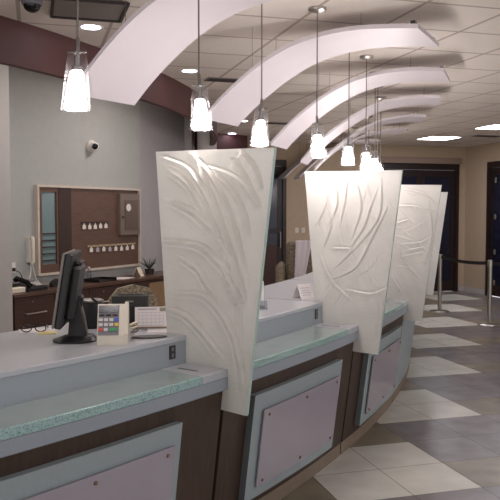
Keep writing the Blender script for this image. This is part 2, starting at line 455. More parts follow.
# small pale patches down the stile of the side door
for z in (2.24, 1.54, .86, .27):
    link('pale_patch', gbox(rw, 1.0, 1.06, z-.05, z+.05, -.015, -.008), 'bezel', d3)

# ------------------------------------------------------------------ reception counter, one bay between two dividers
PAN = [-41.45, -34.6, -27.55, -20.9, -12.0, -4.0]
TOPZ = 1.04
bay_labels = ['blue grey counter bay with the monitor and card terminal on its top',
              'counter bay with the folded white tent card on its top',
              'short looking bay of the counter between the second and third glass dividers',
              'counter bay behind the third glass divider, only its ledge end showing',
              'far counter bay hidden mostly by the glass dividers, beyond the fourth one',
              'last curved counter bay at the far end of the row']
boards = [(-40.7, -36.12), (-33.6, -28.85), (-26.5, -22.1), (-19.6, -13.6), (-10.8, -5.4), (-2.8, 2.6)]
for b in range(5):
    a0, a1 = PAN[b]+.055, PAN[b+1]-.055
    mid = (a0+a1)/2
    g = thing('reception_counter', bay_labels[b], 'counter', pol(RR-.5, mid, 0), 0)
    R = RR
    P = lambda name, prof, m, q0=a0, q1=a1, par=g: link(name, MB().arc(prof, q0, q1), m, par)
    P('base', [(R-.95,.0),(R-.14,.0),(R-.14,.085),(R-.12,.085),(R-.03,.80),(R-.95,.80)], 'wood' if b < 3 else 'board')
    P('plinth', [(R-.139,0),(R-.125,0),(R-.125,.08),(R-.139,.08)], 'plinth')
    P('ledge_slab', [(R-.949,.801),(R-.004,.801),(R,.805),(R,.860),(R-.004,.8635),(R-.949,.8635)], 'gray_slab')
    e = a1-.85
    gl = P('glass_shelf', [(R-.2602,.864),(R-.012,.864),(R-.012,.900),(R-.26,.900)], 'ledge_glass', a0, e-.02)
    link('crackled_edge', MB().arc([(R-.0118,.8642),(R+.001,.8642),(R+.001,.8985),(R-.004,.9012),(R-.0118,.9012)], a0, e-.02), 'ledge_edge' if b == 0 else 'clean_edge', gl)
    bl = P('end_block', [(R-.26,.864),(R,.864),(R,.896),(R-.004,.900),(R-.26,.900)], 'gray_top', e, a1)
    link('card_slot', MB().arc([(R-.21,.8995),(R-.09,.8995),(R-.09,.9012),(R-.21,.9012)], e+.30, e+.36, 2), 'black', bl)
    P('riser', [(R-.949,.864),(R-.2605,.864),(R-.2605,1.014),(R-.949,1.014)], 'gray_riser')
    P('transaction_top', [(R-1.06,1.0145),(R-.2605,1.0145),(R-.2575,1.017),(R-.2575,1.037),(R-.262,TOPZ),(R-1.06,TOPZ)], 'gray_top')
    # outlet in the riser
    op = P('outlet_plate', [(R-.2604,.937),(R-.256,.937),(R-.256,1.003),(R-.2604,1.003)], 'socket', a1-.56, a1-.37)
    for zc in (.955, .985):
        link('socket', MB().arc([(R-.2562,zc-.009),(R-.2545,zc-.009),(R-.2545,zc+.009),(R-.2562,zc+.009)], a1-.50, a1-.43, 2), 'keypad', op)
    # facing board and acrylic
    if b > 2: continue
    q0, q1 = boards[b]
    f = lambda z, o: RR+.01+.125*(z-.8)+o
    wf = lambda z, o: RR-.03+.125*(z-.8)+o
    bm_ = MB(); bm_.arc([(wf(.145,.002),.145),(f(.145,0),.145),(f(.72,0),.72),(wf(.72,.002),.72)], q0, q1)
    # side faces in darker edging
    bm_.m[-1] = 1; bm_.m[-2] = 1
    bd = link('facing_board', bm_, ['board', 'board_side'], g)
    s0, s1 = q0+.36, q1-.24
    ac = link('acrylic_panel', MB().arc([(f(.21,.010),.21),(f(.21,.018),.21),(f(.63,.018),.63),(f(.63,.010),.63)], s0, s1), 'acrylic', g)
    for zz in (.24, .60):
        for fr in (.05, .5, .95):
            ph = s0+(s1-s0)*fr; p = pol(f(zz, .0), ph, zz); d = Vector((cos(rad(ph)), sin(rad(ph)), -.125)).normalized()
            sm = MB(); sm.tube([p-d*.001, p+d*.0185, p+d*.019, p+d*.024, p+d*.026], [.004,.004,.008,.008,.005], 10)
            link('standoff_stud', sm, 'bronze', ac, True)

# ------------------------------------------------------------------ cast glass dividers
ST = {}
ST[0] = [[(-.388,1.923),(-.225,1.862),(-.088,1.703),(.012,1.503),(.061,1.332),(.083,.923)],
 [(-.167,1.897),(-.07,1.81),(.029,1.623),(.077,1.465),(.109,1.334)],
 [(-.121,1.872),(.013,1.834),(.11,1.78),(.188,1.675)],
 [(-.079,1.85),(.045,1.742),(.102,1.636),(.125,1.545)],
 [(.029,1.893),(.094,1.832),(.141,1.76),(.188,1.682)],
 [(.078,1.937),(.157,1.856),(.196,1.752)],
 [(-.343,1.705),(-.209,1.656),(-.088,1.568)],
 [(-.382,1.507),(-.174,1.491),(-.055,1.42),(.061,1.332)],
 [(-.282,1.425),(-.175,1.374),(-.132,1.321),(-.067,1.242)],
 [(-.038,1.515),(.029,1.437),(.077,1.332)],
 [(-.36,1.161),(-.255,1.14),(-.141,1.06),(-.032,.953)],
 [(-.293,1.25),(-.122,1.239),(.022,1.104),(.075,.965),(.092,.809)],
 [(-.013,1.376),(.049,1.293),(.084,1.224)],
 [(.049,1.379),(.084,1.295),(.106,1.225)],
 [(-.173,1.901),(-.113,1.771),(-.021,1.596),(.029,1.463)],
 [(-.35,1.86),(-.23,1.79),(-.14,1.66)]]
ST[1] = [[(-.242,1.864),(-.227,1.73),(-.27,1.623),(-.313,1.555)],[(-.171,1.876),(-.156,1.703),(-.226,1.543)],
 [(-.087,1.888),(-.099,1.73),(-.14,1.544)],[(-.017,1.834),(.012,1.676),(-.055,1.465)],
 [(.146,1.857),(.135,1.625),(.0,1.44),(-.167,1.276)],[(.188,1.676),(.082,1.468),(-.026,1.281),(-.195,1.194)],
 [(-.182,1.409),(-.027,1.408)],[(-.081,1.132),(.085,1.114),(.193,1.159)],[(-.283,1.38),(-.195,1.194),(-.052,1.067)],
 [(.08,1.702),(.027,1.546),(-.083,1.385)],[(-.227,1.757),(-.197,1.57),(-.254,1.408)],[(.126,1.129),(.154,1.0),(.129,.84)]]
ST[2] = [[(-.101,1.555),(-.007,1.583)],[(-.059,1.378),(.102,1.394),(.194,1.45)],[(-.004,1.325),(.129,1.354)],
 [(-.127,1.446),(-.03,1.242),(.106,1.083)],[(-.037,1.84),(.124,1.798),(.23,1.704)],[(-.089,1.705),(.072,1.691),(.205,1.624)],
 [(.164,1.731),(.194,1.463),(.131,1.192)],[(-.137,1.102),(-.054,.968)],[(-.071,1.269),(.143,1.314)],[(-.3,1.7),(-.2,1.6),(-.15,1.45)]]
ST[3] = ST[4] = ST[1]
div_labels = ['large frosted glass divider with fern-like relief, standing between card terminal and tent card',
              'frosted glass divider with fine wavy relief, second along the counter, beside the tent card',
              'frosted glass divider with crumpled relief, third along the counter',
              'frosted glass divider showing only a narrow strip behind the third divider',
              'frosted glass divider hidden behind the others at the far counter bays']
div_top = [(1.958, 1.945), (1.925, 1.918), (1.885, 1.872), (1.872, 1.862), (1.87, 1.86)]
for d in range(5):
    phi = PAN[d+1]; e = Vector((cos(rad(phi)), sin(rad(phi)))); t = Vector((-e.y, e.x))
    zl, zr = div_top[d]; TLr, TRr, BLr = (-.453, .262, -.385)
    if d == 1: TLr, TRr, BLr = -.395, .285, -.312
    if d == 2: TLr, TRr, BLr = -.40, .268, -.33
    def Lr(z): return BLr+(TLr-BLr)*(z-1.045)/(zl-1.045) if z >= 1.045 else (BLr if z > .87 else BLr+(-.105-BLr)*min(1, (.87-z)/.05))
    BRr, BRz = [(.105,.688),(.135,.712),(.118,.722),(.118,.722),(.118,.722)][d]
    def Rr(z): return BRr+(TRr-BRr)*(z-BRz)/(zr-BRz)
    nu, nv = ((170, 290), (170, 290), (130, 220), (40, 60), (40, 60))[d]
    zb0, zb1 = BRz+.012, BRz
    u = np.linspace(0, 1, nu); v = np.linspace(0, 1, nv)
    r = np.zeros((nv, nu)); z = np.zeros((nv, nu))
    for j in range(nv):
        z[j] = (zb0+(zb1-zb0)*u)*(1-v[j]) + (zl+(zr-zl)*u)*v[j]
        a = Lr(z[j,0]); b = Rr(z[j,-1]); r[j] = a+(b-a)*u
    h = np.zeros_like(r); rng = np.random.RandomState(5+d)
    main = 2.0 if d == 0 else .8
    strokes = [(q_, 1.) for q_ in ST[d]]
    if d in (1, 2):                        # fine wrinkles between the main folds
        for k in range(26):
            x0 = rng.uniform(-.34, .2); z0 = rng.uniform(1.15, 1.85); ln = rng.uniform(.08, .26); an = rng.uniform(-2.2, -.9) if d == 1 else rng.uniform(-1.2, .6)
            cv = rng.uniform(-.5, .5); strokes.append(([(x0, z0), (x0+ln*.5*cos(an), z0+ln*.5*sin(an)), (x0+ln*.5*(cos(an)+cos(an+cv)), z0+ln*.5*(sin(an)+sin(an+cv)))], .38))
    else:                                  # thin companion veins beside each frond
        for q_ in ST[d]:
            for o_ in (-.034,):
                strokes.append(([(x+o_*(.4+.2*i), y+o_*.35-.015) for i, (x, y) in enumerate(q_)], .2))
    for si, (stk, amp) in enumerate(strokes):
        pts = np.array([(p.x, p.y) for p in catmull([(x, y, 0) for x, y in stk], 10)])
        lo_, hi_ = pts.min(0)-.07, pts.max(0)+.07
        sel = np.nonzero((r > lo_[0]) & (r < hi_[0]) & (z > lo_[1]) & (z < hi_[1]))
        if not len(sel[0]): continue
        rs_, zs_ = r[sel], z[sel]
        npt = len(pts); best = np.full(rs_.shape, 9.); sg = np.zeros(rs_.shape); tt = np.zeros(rs_.shape)
        for k in range(npt-1):
            A, B = pts[k], pts[k+1]; D = B-A; L2 = D@D
            w = np.clip(((rs_-A[0])*D[0]+(zs_-A[1])*D[1])/L2, 0, 1)
            dx = rs_-(A[0]+w*D[0]); dz = zs_-(A[1]+w*D[1]); dist = np.sqrt(dx*dx+dz*dz)
            m_ = dist < best
            best = np.where(m_, dist, best); sg = np.where(m_, np.sign(D[0]*dz-D[1]*dx), sg); tt = np.where(m_, (k+w)/(npt-1), tt)
        env = np.sin(np.clip(tt*.94+.05, 0, 1)*PI)**.6
        W = (.026 if d == 0 else .013)*(.75+.5*rng.rand())*(.5+.5*amp)
        sharp = np.exp(-np.clip(best,0,1)/.0028)*(sg > 0); soft = np.exp(-(best/(W*1.25))**1.3)*(sg <= 0)
        groove = -.6*np.exp(-((best-.009)/.0042)**2)*(sg > 0)
        wob = 1+.10*np.sin(tt*31+si)
        h[sel] += main*amp*.0115*env*wob*(sharp+soft+groove)
    h[((z < .915) & (r < .012)) | ((z < 1.052) & (r < -.245))] = 0          # flat where it sits in its slot
    # faint casting texture
    h += .0010*np.sin(r*37+2*np.sin(z*11))*np.sin(z*23+3*np.sin(r*13)) + .0004*np.sin(r*151+4*np.sin(z*37))*np.sin(z*137+3*np.sin(r*61))
    edge = np.minimum.outer(np.minimum(v, 1-v)*nv, np.ones(nu)*99); edge = np.minimum(edge, (np.minimum(u, 1-u)*nu)[None,:])
    h *= np.clip(edge/3, 0, 1)
    slot = ((z < .915) & (r < .012)) | ((z < 1.052) & (r < -.245)); h[slot] = 0     # flat where it sits in its slot
    root = thing('glass_divider', div_labels[d], 'glass divider', pol(RR, phi, .69), 0, 'cast glass dividers along the counter')
    def W3(rr, zz, tt_): p = CC+e*(RR+rr)+t*tt_; return Vector((p.x, p.y, zz))
    mb = MB(); TK = .010
    vs = []
    for j in range(nv):
        for i in range(nu): vs.append(W3(r[j,i], z[j,i], -TK-h[j,i]))
    nb = len(vs)
    for j in range(nv):
        for i in (0, nu-1): vs.append(W3(r[j,i], z[j,i], TK))
    mb.v = vs
    for j in range(nv-1):
        for i in range(nu-1): q = j*nu+i; mb.f.append((q, q+1, q+nu+1, q+nu)); mb.m.append(0)
        q = nb+2*j; mb.f.append((q, q+2, q+3, q+1)); mb.m.append(0)                       # back
        mb.f.append((j*nu, (j+1)*nu, q+2, q)); mb.m.append(1)
        mb.f.append((j*nu+nu-1, q+1, q+3, (j+1)*nu+nu-1)); mb.m.append(1)
    mb.f.append(tuple(list(range(nu))+[nb+1, nb])); mb.m.append(1)
    q = (nv-1)*nu; mb.f.append(tuple([q+i for i in reversed(range(nu))]+[nb+2*(nv-1), nb+2*(nv-1)+1])); mb.m.append(1)
    link('cast_pane', mb, ['divider', 'gedge'], root, True)
    # steel clamp that holds the pane to the ledge
    cl = MB(); cl.prism([(-.20,.9005),(-.06,.9005),(-.06,.93),(-.20,.93)], TK+.001, TK+.012, lambda x, y, hh: W3(x, y, hh))
    link('clamp', cl, 'steel', root)

# ------------------------------------------------------------------ arches
PROF = [(13.42,2.788),(13.2,2.812),(13.0,2.825),(12.8,2.818),(12.6,2.785),(12.45,2.737),(12.3,2.665),(12.15,2.572),(12.0,2.462),(11.88,2.357),(11.80,2.272)]
PROF = PROF[:-1] + [(11.77,2.247),(11.70,2.165),(11.64,2.09)]
P3 = [(p.x, p.y) for p in catmull([(a, b, 0) for a, b in PROF], 6)]
ends = [(13.42,11.84),(13.40,11.83),(13.30,11.76),(13.18,11.70),(13.13,11.70),(13.13,11.70),(13.1,11.72),(13.1,11.76)]
near = [-34.2, -27.8, -21.0, -14.2, -7.2, -.2, 7.0, 13.4]
arch_labels = ['big white ceiling arch closest to us, passing over the first pendant lamp',
 'white ceiling arch second from the front, over the large fern-patterned glass divider',
 'white ceiling arch third from the front, brightly lit above the fourth pendant lamp',
 'mauve white ceiling arch fourth from the front',
 'mauve ceiling arch fifth from the front, with a slanting end near the ceiling tiles',
 'small mauve ceiling arch sixth from the front, slanting end near the square ceiling light',
 'far ceiling arch whose low tip shows in front of the beige wall',
 'last ceiling arch whose low mauve tip shows before the dark single door']
def arch_board(p0, p1, en):
    P4 = [q_ for q_ in P3 if en[1] <= q_[0] <= en[0]]
    top = [(a, b+.028) for a, b in P4]
    mb = MB(); mb.arc(P4+list(reversed(top)), p0, p1, 3); return mb
for i, ph in enumerate(near):
    g = thing('ceiling_arch', arch_labels[i], 'ceiling arch', pol(12.6, ph+1.3, 2.785), 0, 'white arches under the lobby ceiling')
    link('arch_board', arch_board(ph, ph+(2.55 if i < 2 else 2.45), ends[i]), 'arch', g, True)
    for rr, zz in ((13.0, 2.85), (12.2, 2.63)):
        for pp in (ph+.3, ph+2.2):
            w = MB(); w.tube([pol(rr, pp, zz-.01), pol(rr, pp, CEIL)], .0016, 6)
            link('hanger_wire', w, 'chrome', g)
    for pp in (ph+.12, ph+2.3):
        w = MB(); w.box(pol(ends[i][0]-.04, pp, 2.834), (.03,.05,.02), Matrix.Rotation(rad(pp),3,'Z')); link('end_clip', w, 'socket', g)

# ------------------------------------------------------------------ pendant lamps (origin at the bottom rim)
LINK = link
PL = 'glass pendant lamp '
def make_pendant(zb, label, loc, lean=0.):
    def link(name, mb, m, par, sm=False, loc_=True):
        mb.v = [Vector((v.x+lean*max(0, .26-v.z), v.y, v.z)) for v in mb.v]
        return LINK(name, mb, m, par, sm, loc_)
    g = thing('pendant_lamp', label, 'pendant lamp', loc, 0, 'pendant lamps above the counter')
    H = CEIL-loc[2]
    s = link('glass_shade', MB().lathe([(.0545,0),(.0335,.222)], n=32, cap=False), 'clear', g, True, True)
    s = link('rim', MB().lathe([(.0525,-.001),(.0548,-.001),(.0548,.002),(.0525,.002),(.0525,-.001)], n=32, cap=False), 'clear', g, True, True)
    link('glow_cone', MB().lathe([(.0405,.004),(.0420,.006),(.0412,.02),(.0235,.138),(.018,.144)], n=28), 'lamp', g, True, True)
    link('lamp_holder', MB().lathe([(.018,.145),(.018,.160),(.010,.164),(.010,.205),(.016,.208),(.016,.214),(.008,.218),(.008,.262),(.005,.27)], n=18), 'chrome', g, True, True)
    link('shade_pin', MB().tube([(-.034,0,.214),(.034,0,.214)], .003, 8), 'chrome', g, True, True)
    link('stem', MB().tube([(0,0,.268),(0,0,H-.02)], .0042, 10), 'chrome', g, True, True)
    link('ceiling_cap', MB().lathe([(.0,H-.03),(.016,H-.03),(.055,H-.018),(.058,H-.012),(.058,H),(.0,H)], n=28), 'steel', g, True, True)
    return g
pp = [
 ((-.643,2.80), 2.037, 'closest to us, in front of the burgundy drum'),
 ((-.246,3.603), 2.050, 'second from us, over the top edge of the large glass divider'),
 ((.067,4.28), 2.030, 'third from us, over the corner of the large glass divider'),
 ((.430,4.796), 2.000, 'fourth from us, between the two large glass dividers'),
 ((.775,5.85), 2.015, 'fifth from us, above the top edge of the second glass divider'),
 ((.975,6.264), 2.000, 'sixth from us, at the front of the bright lamp cluster'),
 ((1.174,7.006), 2.000, 'seventh from us, inside the bright lamp cluster'),
 ((1.321,7.717), 2.000, 'eighth from us, low at the side of the bright lamp cluster'),
 ((1.491,8.502), 2.000, 'ninth from us, lowest of the bright lamp cluster'),
 ((1.626,10.197), 2.000, 'with only stem and cap showing behind the lamp cluster'),
 ((1.627,11.562), 2.000, 'with only a thin stem showing beyond the lamp cluster'),
 ((1.514,12.314), 2.000, 'farthest along, its cap beside the fourth arch')]
for k, (xy, zb, lb) in enumerate(pp):
    make_pendant(zb, PL+lb, (xy[0], xy[1], zb), (-.045,.045,-.045,.05,-.02,.02,.0,.03,0,0,0,0)[k])

# ------------------------------------------------------------------ things in the ceiling
def downlight(x, y, label):
    g = thing('downlight', label, 'downlight', (x, y, CEIL), 0, 'round recessed downlights')
    link('trim_ring', MB().lathe([(.068,-.001),(.085,-.004),(.088,-.002),(.088,0),(.068,0)], n=32, cap=False), 'lens_white', g, True, True)
    link('lens', MB().lathe([(.0,-.002),(.067,-.002),(.067,-.0005),(.0,-.0005)], n=32), 'down', g, False, True)
downlight(-1.12, 5.29, 'round ceiling downlight beside the first pendant stem')
downlight(-.56, 6.93, 'round ceiling downlight beside the second pendant stem')
downlight(-.10, 10.76, 'small far downlight beside the third pendant, the nearer of two')
downlight(-.30, 12.5, 'small far downlight above the large divider, lower of two')
def ctile(ca, cb): p = GA*(.515+.61*(ca+.5)) + GB*(.53+.61*(cb+.5)); return p
def troffer(x, y, label, strength=True, size=.6):
    pa = Vector((x, y)); ca = math.floor((pa.dot(GA)-.515)/.61); cb = math.floor((pa.dot(GB)-.53)/.61); p = ctile(ca, cb)
    g = thing('ceiling_light', label, 'ceiling light', (p.x, p.y, CEIL), -TH, 'square recessed ceiling lights')
    f = MB()
    for (cx, cy, sx, sy) in ((0,.29,.6,.02),(0,-.29,.6,.02),(.29,0,.02,.56),(-.29,0,.02,.56)): f.box((cx,cy,-.004), (sx,sy,.0078))
    link('light_frame', f, 'lens_white', g, False, True)
    link('diffuser', MB().box((0,0,-.003), (.558,.558,.004)), 'troffer', g, False, True)
troffer(3.44, 13.37, 'square white ceiling light in front of the dark double doors')
troffer(4.05, 11.6, 'square white ceiling light cut by the picture edge near the side door')
for (x, y) in ((5.6,6.6),(3.6,2.2),(1.4,-1.6),(5.4,-1.6),(-1.6,-1.2)): troffer(x, y, 'square ceiling light added out of view to brighten the lobby')  # added unseen lights, there to brighten the lobby
# air diffuser
pa = Vector((-1.03, 4.80))
g = thing('air_diffuser', 'grey square ceiling air diffuser beside the first pendant stem', 'air vent', (pa.x, pa.y, CEIL), -TH)
link('diffuser_plate', MB().box((0,0,-.005), (.44,.44,.0095)), 'vent', g, False, True)
fr = MB()
for k, s_ in enumerate((.225,)):
    for (cx, cy, sx, sy) in ((0,s_,2*s_,.018),(0,-s_,2*s_,.018),(s_,0,.018,2*s_),(-s_,0,.018,2*s_)): fr.box((cx,cy,-.014), (sx,sy,.016))
link('louver_frame', fr, 'vent_dark', g, False, True)
for (x, y, lb) in ((-.19,7.4,'small dark ceiling grille between the second and third pendant stems'),(.37,11.01,'dark far ceiling grille behind the third pendant lamp'),(4.1,12.9,'dark flat ceiling grille beside the far square light')):
    g = thing('ceiling_grille', lb, 'air vent', (x, y, CEIL), -TH)
    link('grille_frame', MB().box((0,0,-.004), (.5,.2,.0078)), 'vent', g, False, True)
    sl = MB()
    for k in range(5): sl.box((0,-.07+.035*k,-.0095), (.46,.022,.004))
    link('grille_slats', sl, 'vent_dark', g, False, True)
# dome camera on the ceiling
g = thing('dome_camera', 'dark dome security camera on the ceiling at the top edge', 'security camera', (-1.34,4.62,CEIL))
link('mount', MB().lathe([(.0,-.03),(.06,-.03),(.066,0),(.0,0)], n=24), 'keypad', g, True, True)
link('dome', MB().lathe([(.0,-.075)]+[(.052*sin(a), -.03-.045*cos(a)) for a in [PI/2*k/7 for k in range(1,8)]], n=24), 'black_gloss', g, True, True)
# bullet camera on the office wall
g = thing('wall_camera', 'small white wall security camera high on the grey office wall', 'security camera', ow(1.8, 2.48, 0), 0)
ax = Vector((-WN.x, -WN.y, 0)); q = ax.to_track_quat('Z','Y').to_matrix()
b0 = ow(1.8,2.48,.002)
mb = MB(); mb.lathe([(.0,0),(.075,0),(.08,.02),(.07,.05),(.0,.05)], b0, 24, q); link('camera_base', mb, 'white', g, True)
look = (ax*.5+Vector((.15,-.8,-.15))).normalized(); q2 = look.to_track_quat('Z','Y').to_matrix(); b1 = b0+ax*.05
mb = MB(); mb.lathe([(.0,-.02),(.05,-.02),(.055,.0),(.055,.06),(.048,.07),(.0,.07)], b1, 24, q2); link('camera_head', mb, 'white', g, True)
mb = MB(); mb.lathe([(.0,.0),(.038,.0),(.038,.018),(.03,.024),(.0,.026)], b1+look*.0705, 24, q2); link('camera_lens', mb, 'black_gloss', g, True)

# ------------------------------------------------------------------ office: key board on the wall
g = thing('key_board', 'long brown framed key board hanging on the grey office wall', 'key board', ow(1.80,.92,0))
U0, U1, Z0, Z1 = .85, 2.755, .92, 1.935
mb = MB()
for (a,b,c,d_) in ((U0-.03,U1+.03,Z1,Z1+.028),(U0-.03,U1+.03,Z0-.028,Z0),(U0-.03,U0,Z0,Z1),(U1,U1+.03,Z0,Z1)): mb.prism([(a,c),(b,c),(b,d_),(a,d_)], .001, .055, ow)
link('frame', mb, 'frame_light', g)
link('back_panel', gbox(ow, 1.40, U1, Z0, Z1, .001, .024), 'kb_wood', g)
link('dark_column', gbox(ow, 1.18, 1.40, Z0, Z1, .001, .04), 'kb_dark', g)
mb = MB()
for (a,b,c,d_) in ((U0,.91,Z0,Z1),(1.15,1.18,Z0,Z1),(.91,1.15,1.88,Z1),(.91,1.15,Z0,1.02)): mb.prism([(a,c),(b,c),(b,d_),(a,d_)], .001, .034, ow)
link('side_frame', mb, 'kb_wood', g)
gs = link('glass_strip', gbox(ow, .91, 1.15, 1.02, 1.88, .001, .012), 'kb_glass', g)
for z in (1.06, 1.14, 1.22, 1.30, 1.38): link('shelf_line', gbox(ow, .93, 1.135, z, z+.012, .0121, .03), 'kb_dark', gs)
r1 = link('hook_rail', gbox(ow, 1.58, 2.11, 1.495, 1.515, .0245, .032), 'kb_dark', g)
r2 = link('hook_rail', gbox(ow, 1.70, 2.68, 1.195, 1.215, .0245, .032), 'rail', g)
hooks = []
for k in range(5): hooks.append((1.63+.105*k, 1.492, r1, 0))
for k in range(8): hooks.append((1.76+.122*k, 1.192, r2, 1))
wh = ['pale key tag first from the dark column on the upper rail','pale key tag second on the upper rail','pale key tag middle of five on the upper rail','pale key tag fourth on the upper rail','pale key tag at the cabinet end of the upper rail',
 'key tag first along the lower pale rail','key tag second along the lower pale rail','key tag third along the lower pale rail','key tag fourth along the lower pale rail','key tag fifth along the lower pale rail','key tag sixth along the lower pale rail','key tag seventh along the lower pale rail','key tag last along the lower pale rail under the grey cabinet']
for (u, z, rl, row), lb in zip(hooks, wh):
    hk = MB(); hk.tube([ow(u, z+.012, .031), ow(u, z+.012, .046), ow(u, z+.026, .047)], .003, 6); link('hook', hk, 'black', rl, True)
    tg = MB(); dz = .0 + random.uniform(0, .012)
    tg.prism([(u-.03,z-.062-dz),(u+.03,z-.062-dz),(u+.03,z-.018-dz),(u+.008,z-.005-dz),(u+.004,z+.009),(u-.004,z+.009),(u-.008,z-.005-dz),(u-.03,z-.018-dz)], .038, .042, ow)
    t_ = tag(link('key_tag', tg, 'white' if random.random() < .6 else 'paper_print'), lb, 'key tag', 'key tags on the key board')
g = thing('key_cabinet', 'small grey brown key cabinet mounted at the end of the key board', 'cabinet', ow(2.52,1.33,.024))
link('cabinet_body', gbox(ow, 2.31, 2.735, 1.33, 1.885, .0245, .075), 'kb_cab', g)
dr = link('cabinet_door', gbox(ow, 2.40, 2.68, 1.40, 1.80, .0755, .083), 'kb_cab_in', g)
mb = MB(); mb.lathe([(.0,0),(.05,0),(.05,.004),(.036,.004),(.036,.002),(.0,.002)], ow(2.475,1.70,.0831), 24, q); link('round_seal', mb, 'white', dr)
mb = MB(); mb.lathe([(.0,0),(.016,0),(.016,.012),(.0,.012)], ow(2.36,1.57,.0752), 16, q); link('lock', mb, 'black', g)

# credenza
g = thing('credenza', 'long dark wood credenza standing along the grey office wall', 'cabinet', (F0+WD*1.4).to_3d())
def cr(u, z, d=0.): p = F0 + WD*u - WN*d; return Vector((p.x, p.y, z))
link('top', gbox(cr, .006, 3.3, .745, .78, -.475, .02), 'cred_top', g)
link('carcass', gbox(cr, .01, 2.36, .03, .744, -.46, -.02), 'cred', g)
for k in range(4):
    a = .02+.585*k; b = a+.575
    for z0, z1 in ((.40,.735),(.05,.39)):
        dd = link('drawer', gbox(cr, a, b, z0, z1, -.0195, .0), 'cred', g)
        zz = (z0+z1)/2-.01; h = MB(); h.tube([cr(a+.14,zz,.0), cr(a+.14,zz,.028), cr(b-.14,zz,.028), cr(b-.14,zz,.0)], .008, 8); link('bar_handle', h, 'steel', dd, True)
        h = MB(); h.lathe([(.0,0),(.012,0),(.012,.006),(.0,.006)], cr((a+b)/2-.04, z1-.055, .0005), 14, q); link('lock', h, 'steel', dd)
link('carcass', gbox(cr, 2.365, 3.25, .03, .744, -.46, -.02), 'cred', g)
dd = link('door', gbox(cr, 2.37, 3.2, .06, .70, -.0195, .0), 'tan', g); dd['label'] = 'tan wood door'
# wall phone, outlet
g = thing('wall_phone', 'white handset phone mounted on the grey office wall beside the key board', 'phone', ow(.73,1.06,0))
mb = MB(); mb.prism([(.685,1.06),(.775,1.06),(.775,1.35),(.685,1.35)], .001, .045, ow); link('phone_base', mb, 'white', g)
mb = MB(); mb.tube([ow(.71,1.05,.06), ow(.71,1.09,.075), ow(.71,1.32,.075), ow(.71,1.36,.06)], [.022,.018,.018,.022], 10); link('handset', mb, 'cream', g, True)
cp = catmull([ow(.72,1.06,.03), ow(.70,.95,.05), ow(.66,.84,.06), ow(.70,.795,.08), ow(.80,.80,.08), ow(.77,.9,.05), ow(.74,1.06,.03)], 8)
mb = MB(); mb.tube(cp, .006, 6); link('cord', mb, 'white', g, True)
g = thing('wall_outlet', 'white wall outlet with a black plug beside the wall phone', 'outlet', ow(.46,.95,0))
link('outlet_plate', gbox(ow, .43, .51, .95, 1.075, .001, .007), 'white', g)
mb = MB(); mb.box(ow(.475,.995,.02), (.03,.03,.035)); link('plug', mb, 'black', g)
mb = MB(); mb.tube(catmull([ow(.48,.985,.03), ow(.53,.95,.06), ow(.56,.85,.07), ow(.56,.79,.08)], 8), .005, 6); link('plug_cord', mb, 'black', g, True)

# desk phone on credenza
def yaw_of(v): return math.atan2(v.y, v.x)
crz = yaw_of(WD)
def lf(root, fn):  # local box helper in root frame
    return fn
def desk_phone(loc, rz, label):
    g = thing('desk_phone', label, 'phone', loc, rz)
    mb = MB(); mb.prism([(-.09,0),(.11,0),(.11,.025),(-.09,.075)], -.11, .11, lambda x, y, h: Vector((h, -x, y))); link('phone_body', mb, 'black', g, False, True)
    mb = MB(); mb.tube([(-.07,.085,.085),(-.07,.07,.105),(-.07,-.06,.075),(-.07,-.085,.045)], [.024,.02,.02,.024], 10); link('handset', mb, 'black_gloss', g, True, True)
    mb = MB(); mb.box((.045,.04,.075), (.09,.05,.01), Matrix.Rotation(rad(14),3,'X')); link('phone_display', mb, 'keypad', g, False, True)
    kp = MB()
    for i in range(3):
        for j in range(4): kp.box((.02+.026*i,-.005-.022*j,.063-.0055*j), (.018,.014,.008), Matrix.Rotation(rad(14),3,'X'))
    link('phone_keys', kp, 'key', g, False, True)
    g.scale = (1.3,1.3,1.3)
    return g
desk_phone(cr(.42,.78,-.2), crz, 'black desk phone on the credenza under the wall phone')
g = thing('fax_base', 'pale flat office machine on the credenza corner beside the black desk phone', 'office machine', cr(.14,.78,-.22), crz)
link('machine_body', MB().box((0,0,.03), (.22,.30,.06), bev=.008), 'cream', g, False, True)
link('machine_lid', MB().box((0,.03,.085), (.21,.22,.048), bev=.012), 'black', g, False, True)
g = thing('stapler', 'small black stapler on the credenza behind the monitor edge', 'stapler', cr(.88,.78,-.26), crz+.4)
link('stapler_base', MB().box((0,0,.012), (.20,.05,.022), bev=.006), 'black', g, False, True)
mb = MB(); mb.prism([(-.10,.024),(.09,.024),(.095,.045),(.06,.085),(-.08,.06),(-.10,.045)], -.022, .022, lambda x, y, h: Vector((x, h, y))); link('stapler_arm', mb, 'black_matte', g, False, True)
g = thing('document_tray', 'flat black paper tray on the credenza beside the monitor', 'tray', cr(1.62,.78,-.2), crz)
mb = MB(); mb.box((0,0,.006), (.34,.26,.011)); mb.box((0,.125,.02), (.34,.008,.04)); mb.box((.166,0,.02), (.008,.242,.04)); mb.box((-.166,0,.02), (.008,.242,.04)); link('tray_body', mb, 'black', g, False, True)
g = thing('water_bottle', 'small clear bottle standing on the credenza behind the card terminal', 'bottle', cr(1.64,.78,-.40), 0)
link('bottle_body', MB().lathe([(.0,0),(.03,0),(.032,.01),(.032,.11),(.014,.14),(.014,.15),(.0,.15)], n=18), 'acrylic_clear', g, True, True)
link('bottle_cap', MB().lathe([(.0,.1505),(.016,.1505),(.016,.172),(.0,.172)], n=18), 'white', g, True, True)
p_ = cr(2.05,.7805,-.2); tag(link('paper_sheet', MB().box((p_.x,p_.y,p_.z+.002), (.30,.22,.004), Matrix.Rotation(crz+.15,3,'Z')), 'paper'), 'white papers lying flat on the credenza beside the card tent', 'paper')
